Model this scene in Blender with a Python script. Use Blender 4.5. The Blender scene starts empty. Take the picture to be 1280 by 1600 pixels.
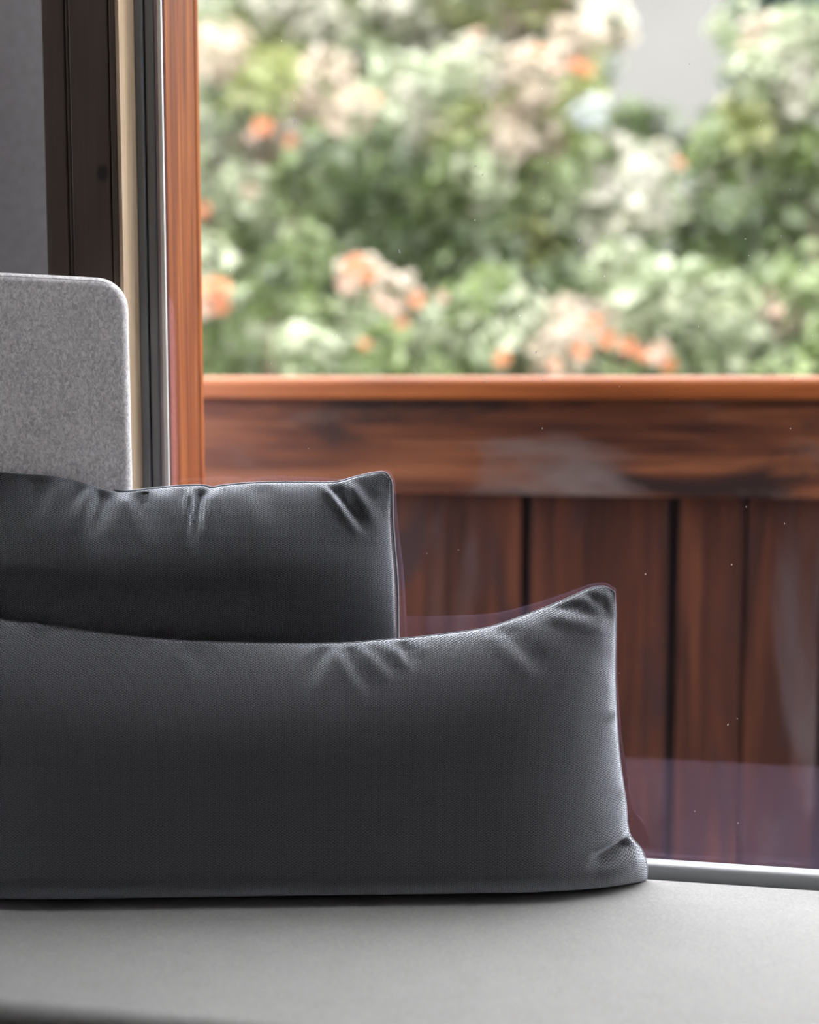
import bpy, bmesh, math, random
import numpy as np
from mathutils import Matrix, Vector

random.seed(7)
RNG = np.random.default_rng(7)
SC = bpy.context.scene
COL = SC.collection
PI = math.pi

# ------------------------------------------------------------------ camera
cam_data = bpy.data.cameras.new('camera')
cam = bpy.data.objects.new('camera', cam_data)
COL.objects.link(cam)
cam.location = (0, 0, 1.11)
cam.rotation_euler = (PI / 2 - math.atan(200 / 2100), 0, 0)
cam_data.sensor_fit = 'HORIZONTAL'
cam_data.sensor_width = 36.0
cam_data.lens = 2100 / 1280 * 36.0
cam_data.clip_start = 0.05
cam_data.clip_end = 500
cam_data.dof.use_dof = True
cam_data.dof.focus_distance = 1.80
cam_data.dof.aperture_fstop = 1.75
cam_data.dof.aperture_blades = 0
SC.camera = cam

# the window wall is turned about 11 degrees against the camera:
# s runs along it to the right, t runs outward through the glass
ALPHA = math.atan(0.19)
FRAME = Matrix.Translation((0, 1.860, 0)) @ Matrix.Rotation(-ALPHA, 4, 'Z')

# ------------------------------------------------------------------ sky
world = bpy.data.worlds.new('overcast_sky')
SC.world = world
world.use_nodes = True
nt = world.node_tree
nt.nodes.clear()
n_out = nt.nodes.new('ShaderNodeOutputWorld')
n_bg = nt.nodes.new('ShaderNodeBackground')
n_tc = nt.nodes.new('ShaderNodeTexCoord')
n_sep = nt.nodes.new('ShaderNodeSeparateXYZ')
n_ramp = nt.nodes.new('ShaderNodeValToRGB')
n_ramp.color_ramp.elements[0].position = 0.0
n_ramp.color_ramp.elements[0].color = (0.34, 0.343, 0.345, 1)
n_ramp.color_ramp.elements[1].position = 1.0
n_ramp.color_ramp.elements[1].color = (0.96, 0.97, 1.0, 1)
nt.links.new(n_tc.outputs['Generated'], n_sep.inputs[0])
nt.links.new(n_sep.outputs['Z'], n_ramp.inputs[0])
nt.links.new(n_ramp.outputs[0], n_bg.inputs[0])
n_bg.inputs[1].default_value = 19.0
nt.links.new(n_bg.outputs[0], n_out.inputs[0])

# ------------------------------------------------------------------ hazy sun from behind the house
sun_d = bpy.data.lights.new('sun', 'SUN')
sun_d.energy = 2.4
sun_d.angle = math.radians(8)
sun_d.color = (1.0, 0.95, 0.86)
sun = bpy.data.objects.new('sun', sun_d)
COL.objects.link(sun)
sun.rotation_euler = Vector((0.42, 0.66, -0.62)).to_track_quat('-Z', 'Y').to_euler()

SC.view_settings.view_transform = 'Standard'
SC.view_settings.look = 'None'
SC.view_settings.gamma = 1.0
SC.view_settings.use_curve_mapping = False
SC.view_settings.exposure = 0.0
SC.cycles.use_denoising = True
SC.cycles.max_bounces = 10
SC.cycles.diffuse_bounces = 5
SC.cycles.transparent_max_bounces = 16
SC.cycles.caustics_reflective = False
SC.cycles.caustics_refractive = False

# ------------------------------------------------------------------ helpers
def finish(o, parent=None, **props):
    COL.objects.link(o)
    if parent is not None:
        o.parent = parent
    else:
        o.matrix_world = FRAME
    for k, v in props.items():
        o[k] = v
    return o

def empty(name, **props):
    o = bpy.data.objects.new(name, None)
    o.empty_display_size = 0.1
    return finish(o, None, **props)

def mesh_obj(name, verts, faces, mat, parent=None, smooth=False, **props):
    me = bpy.data.meshes.new(name)
    me.from_pydata([tuple(v) for v in verts], [], [tuple(f) for f in faces])
    me.update()
    if mat is not None:
        me.materials.append(mat)
    if smooth:
        me.polygons.foreach_set('use_smooth', [True] * len(me.polygons))
    return finish(bpy.data.objects.new(name, me), parent, **props)

def bm_obj(name, bm, mat, parent=None, smooth=False, **props):
    me = bpy.data.meshes.new(name)
    bm.to_mesh(me)
    bm.free()
    me.materials.append(mat)
    if smooth:
        me.polygons.foreach_set('use_smooth', [True] * len(me.polygons))
    return finish(bpy.data.objects.new(name, me), parent, **props)

def add_box(bm, s0, s1, t0, t1, z0, z1, bevel=0.0, seg=2):
    r = bmesh.ops.create_cube(bm, size=1.0)
    vs = r['verts']
    for v in vs:
        v.co = Vector(((s0 + s1) / 2 + v.co.x * (s1 - s0), (t0 + t1) / 2 + v.co.y * (t1 - t0), (z0 + z1) / 2 + v.co.z * (z1 - z0)))
    if bevel > 0:
        es = list({e for v in vs for e in v.link_edges})
        bmesh.ops.bevel(bm, geom=es, offset=bevel, segments=seg, profile=0.5, affect='EDGES')

def box(name, s0, s1, t0, t1, z0, z1, mat, parent=None, bevel=0.0, seg=2, smooth=False, **props):
    bm = bmesh.new()
    add_box(bm, s0, s1, t0, t1, z0, z1, bevel, seg)
    return bm_obj(name, bm, mat, parent, smooth, **props)

def prism(name, prof, axis, a0, a1, mat, parent=None, smooth=False, **props):
    """closed profile swept straight: axis 'z' takes (s,t) points, axis 's' takes (t,z) points"""
    n = len(prof)
    vs = []
    for a in (a0, a1):
        for p in prof:
            vs.append((p[0], p[1], a) if axis == 'z' else (a, p[0], p[1]))
    fs = [(i, (i + 1) % n, n + (i + 1) % n, n + i) for i in range(n)]
    fs += [tuple(range(n))[::-1], tuple(range(n, 2 * n))]
    bm = bmesh.new()
    bv = [bm.verts.new(v) for v in vs]
    for f in fs:
        bm.faces.new([bv[i] for i in f])
    bmesh.ops.recalc_face_normals(bm, faces=bm.faces[:])
    return bm_obj(name, bm, mat, parent, smooth, **props)

# ------------------------------------------------------------------ materials
class NT:
    def __init__(self, name):
        self.m = bpy.data.materials.new(name)
        self.m.use_nodes = True
        self.t = self.m.node_tree
        self.b = self.t.nodes['Principled BSDF']
        self.out = self.t.nodes['Material Output']
    def n(self, kind, **kw):
        nd = self.t.nodes.new('ShaderNode' + kind)
        for k, v in kw.items():
            if k.startswith('i_'):
                key = k[2:]
                nd.inputs[int(key) if key.isdigit() else key.replace('_', ' ')].default_value = v
            else:
                setattr(nd, k, v)
        return nd
    def l(self, a, b):
        self.t.links.new(a, b)
    def math(self, op, a, b=None):
        nd = self.n('Math', operation=op)
        for i, v in enumerate((a, b)):
            if v is None:
                continue
            if isinstance(v, (int, float)):
                nd.inputs[i].default_value = v
            else:
                self.l(v, nd.inputs[i])
        return nd.outputs[0]
    def ramp(self, fac, stops):
        r = self.n('ValToRGB')
        el = r.color_ramp.elements
        el[0].position, el[0].color = stops[0][0], (*stops[0][1], 1)
        el[1].position, el[1].color = stops[-1][0], (*stops[-1][1], 1)
        for p, c in stops[1:-1]:
            e = el.new(p)
            e.color = (*c, 1)
        self.l(fac, r.inputs[0])
        return r.outputs[0]
    def mix(self, fac, a, b, blend='MIX'):
        nd = self.n('Mix', data_type='RGBA', blend_type=blend)
        for sock, v in ((nd.inputs[0], fac), (nd.inputs[6], a), (nd.inputs[7], b)):
            if hasattr(v, 'is_output'):
                self.l(v, sock)
            elif isinstance(v, tuple):
                sock.default_value = (*v, 1)
            else:
                sock.default_value = v
        return nd.outputs[2]
    def noise(self, vec, scale, detail=4, rough=0.5, dist=0.0):
        nd = self.n('TexNoise', i_Scale=scale, i_Detail=detail, i_Roughness=rough, i_Distortion=dist)
        self.l(vec, nd.inputs['Vector'])
        return nd.outputs[0]
    def mapped(self, scale=(1, 1, 1), rot=(0, 0, 0), per_object=True, coord='Object'):
        tc = self.n('TexCoord')
        mp = self.n('Mapping')
        mp.inputs['Scale'].default_value = scale
        mp.inputs['Rotation'].default_value = rot
        v = tc.outputs[coord]
        if per_object:
            oi = self.n('ObjectInfo')
            ad = self.n('VectorMath', operation='MULTIPLY_ADD')
            cb = self.n('CombineXYZ')
            for i in range(3):
                self.l(oi.outputs['Random'], cb.inputs[i])
            self.l(cb.outputs[0], ad.inputs[0])
            ad.inputs[1].default_value = (7.3, 5.1, 9.7)
            self.l(v, ad.inputs[2])
            v = ad.outputs[0]
        self.l(v, mp.inputs[0])
        return mp.outputs[0]
    def bump(self, h, strength, dist=0.001):
        nd = self.n('Bump', i_Strength=strength, i_Distance=dist)
        self.l(h, nd.inputs['Height'])
        self.l(nd.outputs[0], self.b.inputs['Normal'])

def plain(name, col, rough=0.6, spec=0.4, metal=0.0, grain=0.0):
    k = NT(name)
    k.b.inputs['Roughness'].default_value = rough
    k.b.inputs['Specular IOR Level'].default_value = spec
    k.b.inputs['Metallic'].default_value = metal
    v = k.mapped(per_object=False)
    nz = k.noise(v, 60 if grain else 9, 5)
    c = k.ramp(nz, [(0.3, tuple(x * 0.92 for x in col)), (0.7, tuple(min(1, x * 1.06) for x in col))])
    k.l(c, k.b.inputs['Base Color'])
    if grain:
        k.bump(k.noise(k.mapped(per_object=False), 420, 3), grain, 0.001)
    return k.m

def wood(name, axis, stops, rough=0.5, fine=1.0, patch=None, spec=0.35, bump=0.25, ring=0.55, knot=None):
    """grain runs along axis ('s','t','z'); patch = (colour, scale, lo, hi) weathered or dark blotches"""
    k = NT(name)
    ix = {'s': 0, 't': 1, 'z': 2}[axis]
    def sc(along, across):
        return tuple(along if i == ix else across for i in range(3))
    v1 = k.mapped(sc(0.9, 11 * fine))
    v2 = k.mapped(sc(2.0, 90 * fine))
    v3 = k.mapped(sc(6.0, 260 * fine))
    a = k.noise(v1, 1.6, 5, 0.55, 1.4)
    b = k.noise(v2, 1.0, 4, 0.6, 0.3)
    d = k.noise(v3, 1.0, 2, 0.6)
    h = k.math('ADD', k.math('MULTIPLY', a, ring), k.math('ADD', k.math('MULTIPLY', b, (1 - ring) * 0.72), k.math('MULTIPLY', d, (1 - ring) * 0.28)))
    c = k.ramp(h, stops)
    oi = k.n('ObjectInfo')
    hs = k.n('HueSaturation')
    k.l(k.math('ADD', k.math('MULTIPLY', oi.outputs['Random'], 0.35), 0.82), hs.inputs['Value'])
    k.l(c, hs.inputs['Color'])
    c = hs.outputs[0]
    if patch:
        for (pc, psc, lo, hi) in patch:
            v4 = k.mapped(tuple(psc * (0.35 if i == ix else 1.0) for i in range(3)))
            p = k.noise(v4, 1.0, 6, 0.62, 0.6)
            f = k.ramp(p, [(lo, (0, 0, 0)), (hi, (1, 1, 1))])
            c = k.mix(f, c, pc)
    if knot:                                  # one dark branch knot at (s, z) with radius r
        tc = k.n('TexCoord')
        sp = k.n('SeparateXYZ')
        k.l(tc.outputs['Object'], sp.inputs[0])
        dx = k.math('MULTIPLY', k.math('SUBTRACT', sp.outputs[0], knot[0]), 1 / knot[2])
        dz = k.math('MULTIPLY', k.math('SUBTRACT', sp.outputs[2], knot[1]), 0.75 / knot[2])
        rr = k.math('SQRT', k.math('ADD', k.math('MULTIPLY', dx, dx), k.math('MULTIPLY', dz, dz)))
        rr = k.math('ADD', rr, k.math('MULTIPLY', k.math('SUBTRACT', a, 0.5), 0.9))
        c = k.mix(k.ramp(rr, [(0.45, (1, 1, 1)), (1.0, (0, 0, 0))]), c, knot[3])
    k.l(c, k.b.inputs['Base Color'])
    k.b.inputs['Roughness'].default_value = rough
    k.b.inputs['Specular IOR Level'].default_value = spec
    k.bump(h, bump, 0.0015)
    return k.m

def felt(name, dark, light, scale=1.0, bump=0.5):
    k = NT(name)
    v = k.mapped((1, 1, 1), per_object=False)
    vs = k.mapped((1.0, 1.0, 0.75), (0.5, 0.4, 0.7), per_object=False)
    a = k.noise(vs, 330 * scale, 4, 0.62, 0.9)
    b = k.noise(v, 28 * scale, 3, 0.5)
    f = k.math('ADD', k.math('MULTIPLY', a, 0.86), k.math('MULTIPLY', b, 0.14))
    k.l(k.ramp(f, [(0.36, dark), (0.62, light)]), k.b.inputs['Base Color'])
    k.b.inputs['Roughness'].default_value = 0.95
    k.b.inputs['Specular IOR Level'].default_value = 0.1
    k.b.inputs['Sheen Weight'].default_value = 0.15
    k.b.inputs['Sheen Roughness'].default_value = 0.5
    k.bump(a, bump, 0.0015)
    return k.m

def weave(name, dark, light, sheen=0.5):
    """narrow chevron twill, threads of about 3 mm, on the metre UVs of the pillow"""
    k = NT(name)
    tc = k.n('TexCoord')
    sp = k.n('SeparateXYZ')
    k.l(tc.outputs['UV'], sp.inputs[0])
    x, y = sp.outputs[0], sp.outputs[1]
    wob = k.noise(tc.outputs['UV'], 55, 2)
    y2 = k.math('ADD', y, k.math('MULTIPLY', wob, 0.0035))
    fx = k.math('FRACT', k.math('MULTIPLY', x, 1 / 0.0058))
    zig = k.math('ABSOLUTE', k.math('SUBTRACT', fx, 0.5))
    ph = k.math('ADD', k.math('MULTIPLY', y2, 2 * PI / 0.0030), k.math('MULTIPLY', zig, 2 * PI * 1.7))
    th = k.math('ADD', k.math('MULTIPLY', k.math('SINE', ph), 0.5), 0.5)
    br = k.math('ADD', k.math('MULTIPLY', k.math('SINE', k.math('MULTIPLY', x, 2 * PI / 0.0029)), 0.25), 0.75)
    h = k.math('MULTIPLY', th, br)
    fz = k.noise(tc.outputs['UV'], 520, 3, 0.6)
    h2 = k.math('ADD', k.math('MULTIPLY', h, 0.62), k.math('MULTIPLY', fz, 0.5))
    k.l(k.ramp(h2, [(0.18, dark), (0.80, light)]), k.b.inputs['Base Color'])
    k.b.inputs['Roughness'].default_value = 0.9
    k.b.inputs['Specular IOR Level'].default_value = 0.15
    bp = k.n('Bump', i_Strength=0.75, i_Distance=0.0012)
    k.l(h2, bp.inputs['Height'])
    k.l(bp.outputs[0], k.b.inputs['Normal'])
    # the fine nap of the wool catches light that grazes it
    nap = k.n('BsdfSheen', distribution='ASHIKHMIN')
    nap.inputs['Roughness'].default_value = 0.56
    k.l(bp.outputs[0], nap.inputs['Normal'])
    k.l(k.ramp(h2, [(0.18, (0.10 * sheen, 0.106 * sheen, 0.12 * sheen)), (0.80, (1.02 * sheen, 1.08 * sheen, 1.2 * sheen))]), nap.inputs['Color'])
    ad = k.n('AddShader')
    k.l(k.b.outputs[0], ad.inputs[0])
    k.l(nap.outputs[0], ad.inputs[1])
    k.l(ad.outputs[0], k.out.inputs[0])
    return k.m

def glass_mat():
    k = NT('coated_glass')
    tr = k.n('BsdfTransparent')
    tr.inputs[0].default_value = (0.96, 0.955, 0.955, 1)
    gl = k.n('BsdfGlossy')
    gl.inputs['Color'].default_value = (0.82, 0.60, 0.92, 1)
    gl.inputs['Roughness'].default_value = 0.02
    fr = k.n('Fresnel', i_IOR=1.5)
    ge = k.n('NewGeometry')                       # reflect once, at the face where a ray enters the pane
    once = k.math('SUBTRACT', 1.0, ge.outputs['Backfacing'])
    fac = k.math('MULTIPLY', k.math('MINIMUM', k.math('MULTIPLY', fr.outputs[0], 2.6), 1.0), once)
    mx = k.n('MixShader')
    k.l(fac, mx.inputs[0])
    k.l(tr.outputs[0], mx.inputs[1])
    k.l(gl.outputs[0], mx.inputs[2])
    k.l(mx.outputs[0], k.out.inputs[0])
    return k.m

def leaf_mat(name):
    k = NT(name)
    at = k.n('VertexColor', layer_name='leaf_colour')
    k.l(at.outputs[0], k.b.inputs['Base Color'])
    k.b.inputs['Roughness'].default_value = 0.45
    k.b.inputs['Specular IOR Level'].default_value = 0.5
    tl = k.n('BsdfTranslucent')
    hs = k.n('HueSaturation', i_Saturation=1.1, i_Value=1.15)
    k.l(at.outputs[0], hs.inputs['Color'])
    k.l(hs.outputs[0], tl.inputs[0])
    mx = k.n('MixShader', i_0=0.35)
    k.l(k.b.outputs[0], mx.inputs[1])
    k.l(tl.outputs[0], mx.inputs[2])
    k.l(mx.outputs[0], k.out.inputs[0])
    return k.m

M = {}
M['plaster'] = plain('grey_plaster', (0.54, 0.535, 0.56), 0.9, 0.1, grain=0.35)
M['room_wall'] = plain('room_wall_paint', (0.07, 0.06, 0.055), 0.9, 0.1)
M['ceiling'] = plain('ceiling_boards', (0.16, 0.12, 0.09), 0.9, 0.1)
M['floor'] = wood('floor_oak', 's', [(0.3, (0.05, 0.03, 0.02)), (0.7, (0.11, 0.07, 0.045))], 0.5)
M['render'] = plain('outer_render', (0.62, 0.60, 0.56), 0.9, 0.1)
M['dark_wood'] = wood('dark_casing_wood', 'z', [(0.32, (0.055, 0.036, 0.027)), (0.66, (0.09, 0.063, 0.046))], 0.6, patch=[((0.02, 0.014, 0.01), 5, 0.66, 0.74)])
M['knot_wood'] = wood('knotted_casing_wood', 'z', [(0.32, (0.055, 0.036, 0.027)), (0.66, (0.09, 0.063, 0.046))], 0.6, knot=(-0.4172, 1.398, 0.012, (0.022, 0.014, 0.010)))
M['pine'] = wood('pale_pine', 'z', [(0.34, (0.40, 0.27, 0.16)), (0.5, (0.66, 0.50, 0.34)), (0.64, (0.78, 0.64, 0.47))], 0.55, fine=1.3)
M['larch'] = wood('varnished_larch', 'z', [(0.36, (0.070, 0.013, 0.002)), (0.46, (0.17, 0.040, 0.005)), (0.54, (0.27, 0.078, 0.011)), (0.64, (0.38, 0.135, 0.028))], 0.6, fine=4.0, ring=0.5, spec=0.08)
M['rail_wood'] = wood('handrail_wood', 's', [(0.34, (0.11, 0.028, 0.006)), (0.5, (0.20, 0.056, 0.013)), (0.66, (0.26, 0.086, 0.022))], 0.45, spec=0.25)
M['board_s'] = wood('fascia_wood', 's', [(0.36, (0.022, 0.008, 0.006)), (0.5, (0.080, 0.026, 0.012)), (0.62, (0.165, 0.062, 0.028))], 0.6, spec=0.15,
                    patch=[((0.016, 0.008, 0.007), 6, 0.53, 0.62), ((0.105, 0.080, 0.076), 3.4, 0.53, 0.66)])  # grey blotches: weathering, partly glass reflection painted into the wood
M['board_z'] = wood('plank_wood', 'z', [(0.36, (0.015, 0.006, 0.005)), (0.5, (0.046, 0.015, 0.009)), (0.64, (0.090, 0.030, 0.015))], 0.6, spec=0.15,
                    patch=[((0.028, 0.014, 0.014), 7, 0.55, 0.66), ((0.070, 0.052, 0.055), 3, 0.54, 0.68)])
M['backing'] = wood('backing_wood', 'z', [(0.36, (0.012, 0.009, 0.009)), (0.64, (0.026, 0.018, 0.016))], 0.7)
M['deck'] = wood('deck_wood', 's', [(0.34, (0.14, 0.10, 0.08)), (0.66, (0.26, 0.2, 0.16))], 0.7)
M['slate'] = plain('slate_profile', (0.19, 0.205, 0.225), 0.45, 0.4)
M['gasket'] = plain('rubber_gasket', (0.018, 0.019, 0.022), 0.6, 0.3)
M['mauve'] = plain('mauve_reflection', (0.34, 0.29, 0.33), 0.4, 0.5)
M['white'] = plain('white_spacer', (0.72, 0.71, 0.68), 0.4, 0.5)
M['bead'] = plain('grey_bead', (0.30, 0.31, 0.32), 0.4, 0.5)
M['glass'] = glass_mat()
M['dust'] = plain('dust', (0.8, 0.8, 0.78), 0.9, 0.1)
M['seat'] = felt('seat_felt', (0.205, 0.205, 0.200), (0.285, 0.284, 0.276), 1.0, 0.35)
M['back_felt'] = felt('backrest_felt', (0.50, 0.488, 0.51), (0.93, 0.91, 0.925), 0.74, 0.45)
M['seam_grey'] = plain('seam_thread', (0.22, 0.21, 0.21), 0.9, 0.1)
M['charcoal'] = weave('charcoal_weave', (0.0125, 0.0127, 0.0145), (0.105, 0.105, 0.116), 1.25)
M['charcoal2'] = weave('slate_weave', (0.0115, 0.0123, 0.0145), (0.095, 0.098, 0.110), 1.25)
M['leaf'] = leaf_mat('leaf')
M['bark'] = plain('bark', (0.12, 0.09, 0.07), 0.9, 0.1, grain=0.4)
M["petal"] = plain("orange_petal", (0.36, 0.140, 0.070), 0.6, 0.2)
M['petal_pale'] = plain('peach_petal', (0.34, 0.24, 0.19), 0.6, 0.2)
M['grass'] = plain('lawn_grass', (0.16, 0.22, 0.08), 0.9, 0.1)
M['sky_slope'] = plain('pale_sky_slope', (0.056, 0.0555, 0.051), 0.95, 0.05)

# ================================================================== SETTING
S0, S1, T0 = -0.78, 1.45, -3.6          # room: left wall, right wall, wall behind the viewer
GL, GR = -0.3512, 1.33                   # glass edges of the big window
ZT = 2.30                                # window head

def boxes(name, lst, mat, **props):
    bm = bmesh.new()
    for b in lst:
        add_box(bm, *b)
    return bm_obj(name, bm, mat, None, False, **props)

box('floor', S0 - .2, S1 + .2, T0 - .2, 0.148, -0.12, 0.0, M['floor'], kind='structure')
KA, KB, KC, KD = -0.76, 1.3, -0.30, -0.025     # unseen ceiling glazing, added to light the pillow tops from above
boxes('ceiling', [(S0 - .2, S1 + .2, T0 - .2, KC, 2.5, 2.6), (S0 - .2, S1 + .2, KD, 0.148, 2.5, 2.6), (S0 - .2, KA, KC, KD, 2.5, 2.6), (KB, S1 + .2, KC, KD, 2.5, 2.6)], M['ceiling'], kind='structure')
added_skylight = empty('window_added_top', kind='structure')
for nm, b in (('side_rail', (KA, KB, KC, KC + .03)), ('side_rail', (KA, KB, KD - .03, KD)), ('side_jamb', (KA, KA + .03, KC + .03, KD - .03)), ('side_jamb', (KB - .03, KB, KC + .03, KD - .03))):
    box(nm, *b, 2.53, 2.58, M['larch'], added_skylight, bevel=0.002)
box('glass_pane', KA + .02, KB - .02, KC + .02, KD - .02, 2.555, 2.561, M['glass'], added_skylight)
LA, LB = -0.16, -0.06                     # unseen window slot in the left wall, added to light the plaster
boxes('wall_left', [(S0 - .2, S0, T0, LA, 0.0, 2.5), (S0 - .2, S0, LB, 0.03, 0.0, 2.5), (S0 - .2, S0, LA, LB, 2.3, 2.5), (S0 - .2, S0, LA, LB, 0.0, 1.28)], M['plaster'], kind='structure')
added_slit = empty('window_added_left', kind='structure')
for nm, a, b, z0, z1 in (('side_jamb', LA, LA + .02, 1.28, 2.3), ('side_jamb', LB - .02, LB, 1.28, 2.3), ('side_rail', LA + .02, LB - .02, 1.28, 1.31), ('side_rail', LA + .02, LB - .02, 2.27, 2.3)):
    box(nm, S0 - .13, S0 - .06, a, b, z0, z1, M['larch'], added_slit, bevel=0.002)
box('glass_pane', S0 - .096, S0 - .09, LA + .015, LB - .015, 1.30, 2.28, M['glass'], added_slit)
box('wall_rear', S0 - .2, S1 + .2, T0 - .2, T0, 0.0, 2.5, M['room_wall'], kind='structure')
boxes('wall_back', [(S0 - .2, -0.47, 0.03, 0.148, 0.0, 2.5), (-0.47, GL - 0.055, -0.02, 0.148, 0.0, 2.5), (GL - 0.055, GR + 0.08, -0.02, 0.148, ZT + 0.06, 2.5),
                    (GR + 0.08, S1 + .2, -0.02, 0.148, 0.0, 2.5), (GL - 0.055, GR + 0.08, -0.02, 0.011, 0.0, 0.438), (GL - 0.055, GR + 0.08, 0.011, 0.148, 0.0, 0.33)], M['plaster'], kind='structure')
WA, WB = -0.22, -0.05                     # side window in the right wall
boxes('wall_right', [(S1, S1 + .2, T0, WA, 0.0, 2.5), (S1, S1 + .2, WB, -0.02, 0.0, 2.5),
                     (S1, S1 + .2, WA, WB, 2.15, 2.5), (S1, S1 + .2, WA, WB, 0.0, 0.46)], M['room_wall'], kind='structure')
side = empty('window_2', kind='structure')
for nm, a, b, z0, z1 in (('side_jamb', WA, WA + .05, 0.46, 2.15), ('side_jamb', WB - .05, WB, 0.46, 2.15), ('side_rail', WA + .05, WB - .05, 0.46, 0.50), ('side_rail', WA + .05, WB - .05, 2.10, 2.15)):
    box(nm, S1 + .06, S1 + .13, a, b, z0, z1, M['larch'], side, bevel=0.002)
box('glass_pane', S1 + .09, S1 + .096, WA + .04, WB - .04, 0.49, 2.11, M['glass'], side)
boxes('trim_1', [(S0 - .5, S1 + .5, 0.148, 0.42, 2.62, 2.72)], M['dark_wood'], kind='structure')

# dark wood casing boards left of the window
cas = empty('trim_2', kind='structure')
for nm, a, b, t in (('board', -0.5040, -0.4702, -0.056), ('board', -0.4699, -0.4640, -0.0555), ('board', -0.4628, -0.4058, -0.060), ('board', -0.4046, -0.3955, -0.060)):
    box(nm, a, b, t, -0.0201 if a > -0.5 else 0.0299, 0.0, 2.5, M['knot_wood' if a == -0.4628 else 'dark_wood'], cas, bevel=0.0022)

# ---- the big fixed window
win = empty('window_1', kind='structure')
# pale pine reveal lamella between casing and sash
box('pine_reveal', -0.3953, -0.3897, -0.0592, -0.003, 0.44, ZT, M['pine'], win, bevel=0.0008)
# slate sash profile: two rounded strips with a dark groove between
def strip(name, a, b, t, mat, r=0.003):
    return prism(name, [(a, 0.004), (a, t + r), (a + r * .3, t + r * .3), (a + r, t), (b - r, t), (b - r * .3, t + r * .3), (b, t + r), (b, 0.004)], 'z', 0.44, ZT, mat, win)
strip('sash_strip', -0.3905, -0.3772, -0.0060, M['slate'])
strip('sash_groove', -0.3772, -0.3750, 0.0015, M['gasket'], 0.0005)
strip('sash_strip', -0.3750, -0.3612, -0.0052, M['slate'])
prism('mauve_reflection', [(-0.3612, 0.004), (-0.3612, -0.0030), (-0.3590, -0.0045), (-0.3560, -0.0045), (-0.3560, 0.004)], 'z', 0.44, ZT, M['mauve'], win)  # reflection in the glass edge, put into the colour of a strip
box('white_spacer', -0.3558, -0.3500, -0.0062, 0.0000, 0.44, ZT, M['white'], win, bevel=0.0008)
# outer varnished larch jamb, seen through the glass
box('outer_jamb', GL - 0.055, GL + 0.0005, 0.0095, 0.132, 0.44, ZT, M['larch'], win, bevel=0.002)
prism('outer_corner', [(GL - 0.055, 0.1335), (GL - 0.004, 0.1335), (GL + 0.0002, 0.1350), (GL + 0.0016, 0.1400), (GL + 0.0010, 0.1480), (GL - 0.003, 0.1525), (GL - 0.055, 0.1530)], 'z', 0.44, ZT, M['larch'], win)
# right jamb, head, outer sill
box('outer_jamb', GR, GR + 0.08, -0.06, 0.148, 0.44, ZT, M['larch'], win, bevel=0.002)
box('window_head', GL - 0.05, GR + 0.08, -0.06, 0.148, ZT, ZT + 0.06, M['larch'], win, bevel=0.002)
box('outer_sill', GL - 0.05, GR, 0.012, 0.18, 0.33, 0.36, M['slate'], win, bevel=0.003)
# rounded grey bead along the foot of the glass
bp = [(-0.0345, 0.438), (-0.0345, 0.4560)]
for i in range(7):
    a = PI - i * PI / 2 / 6 * 1.0
    bp.append((-0.0265 + 0.008 * math.cos(a), 0.4560 + 0.0082 * math.sin(a)))
bp += [(-0.012, 0.4640), (-0.0068, 0.4610), (-0.0060, 0.4545), (-0.0012, 0.4535), (-0.0012, 0.438)]
prism('glazing_bead', bp, 's', -0.3500, GR, M['bead'], win)
box('glass_pane', -0.3500, GR, 0.0005, 0.0065, 0.440, ZT, M['glass'], win)
# dust specks and tiny scratches on the inner face of the glass
bm = bmesh.new()
spots = [(-0.16, 1.47, 0.0009, 6), (-0.014, 1.29, 0.0012, 2.5), (0.09, 1.33, 0.0008, 1), (0.23, 1.30, 0.0012, 2.2), (0.245, 1.26, 0.0011, 1), (0.10, 1.39, 0.0009, 1), (0.49, 1.30, 0.001, 2.0), (0.5, 1.36, 0.0009, 1)]
for i in range(70):
    spots.append((RNG.uniform(-0.28, 0.62), RNG.uniform(0.50, 1.68), RNG.uniform(0.0003, 0.0009), RNG.choice([1, 1, 1, 2.2])))
for s, z, r, e in spots:
    c = bmesh.ops.create_icosphere(bm, subdivisions=1, radius=1.0)
    q = RNG.uniform(-0.4, 0.4)
    for v in c['verts']:
        x, y, w = v.co
        v.co = Vector((s + r * (x + q * w * e), -0.0003 + y * 0.0006, z + r * w * e))
bm_obj('dust_speck', bm, M['dust'], win, kind='stuff')

# ---- balcony
box('floor_balcony', -2.2, 3.2, 0.148, 1.10, -0.14, -0.02, M['deck'], kind='structure')
rail = empty('balcony_railing', label='weathered reddish brown timber balcony railing beyond the glass', category='railing')
hp = []
for (ct, cz, a0) in ((0.962, 1.1085, PI), (1.058, 1.1085, PI / 2)):
    for i in range(6):
        a = a0 - i * PI / 2 / 5
        hp.append((ct + 0.018 * math.cos(a), cz + 0.018 * math.sin(a)))
hp = [(0.948, 1.0790), (0.944, 1.083)] + hp + [(1.076, 1.0790)]
prism('handrail', hp, 's', -2.2, 3.2, M['rail_wood'], rail)
for a, b in ((-2.2, -0.952), (-0.949, 1.61), (1.613, 3.2)):
    box('fascia_board', a, b, 0.972, 0.9985, 0.8785, 1.0785, M['board_s'], rail, bevel=0.003)
edges = [-2.092, -1.784, -1.477, -1.169, -0.862, -0.554, -0.246, 0.0614, 0.369, 0.5137, 0.677, 0.984, 1.292, 1.60, 1.908, 2.215, 2.523, 2.83, 3.13]
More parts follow.
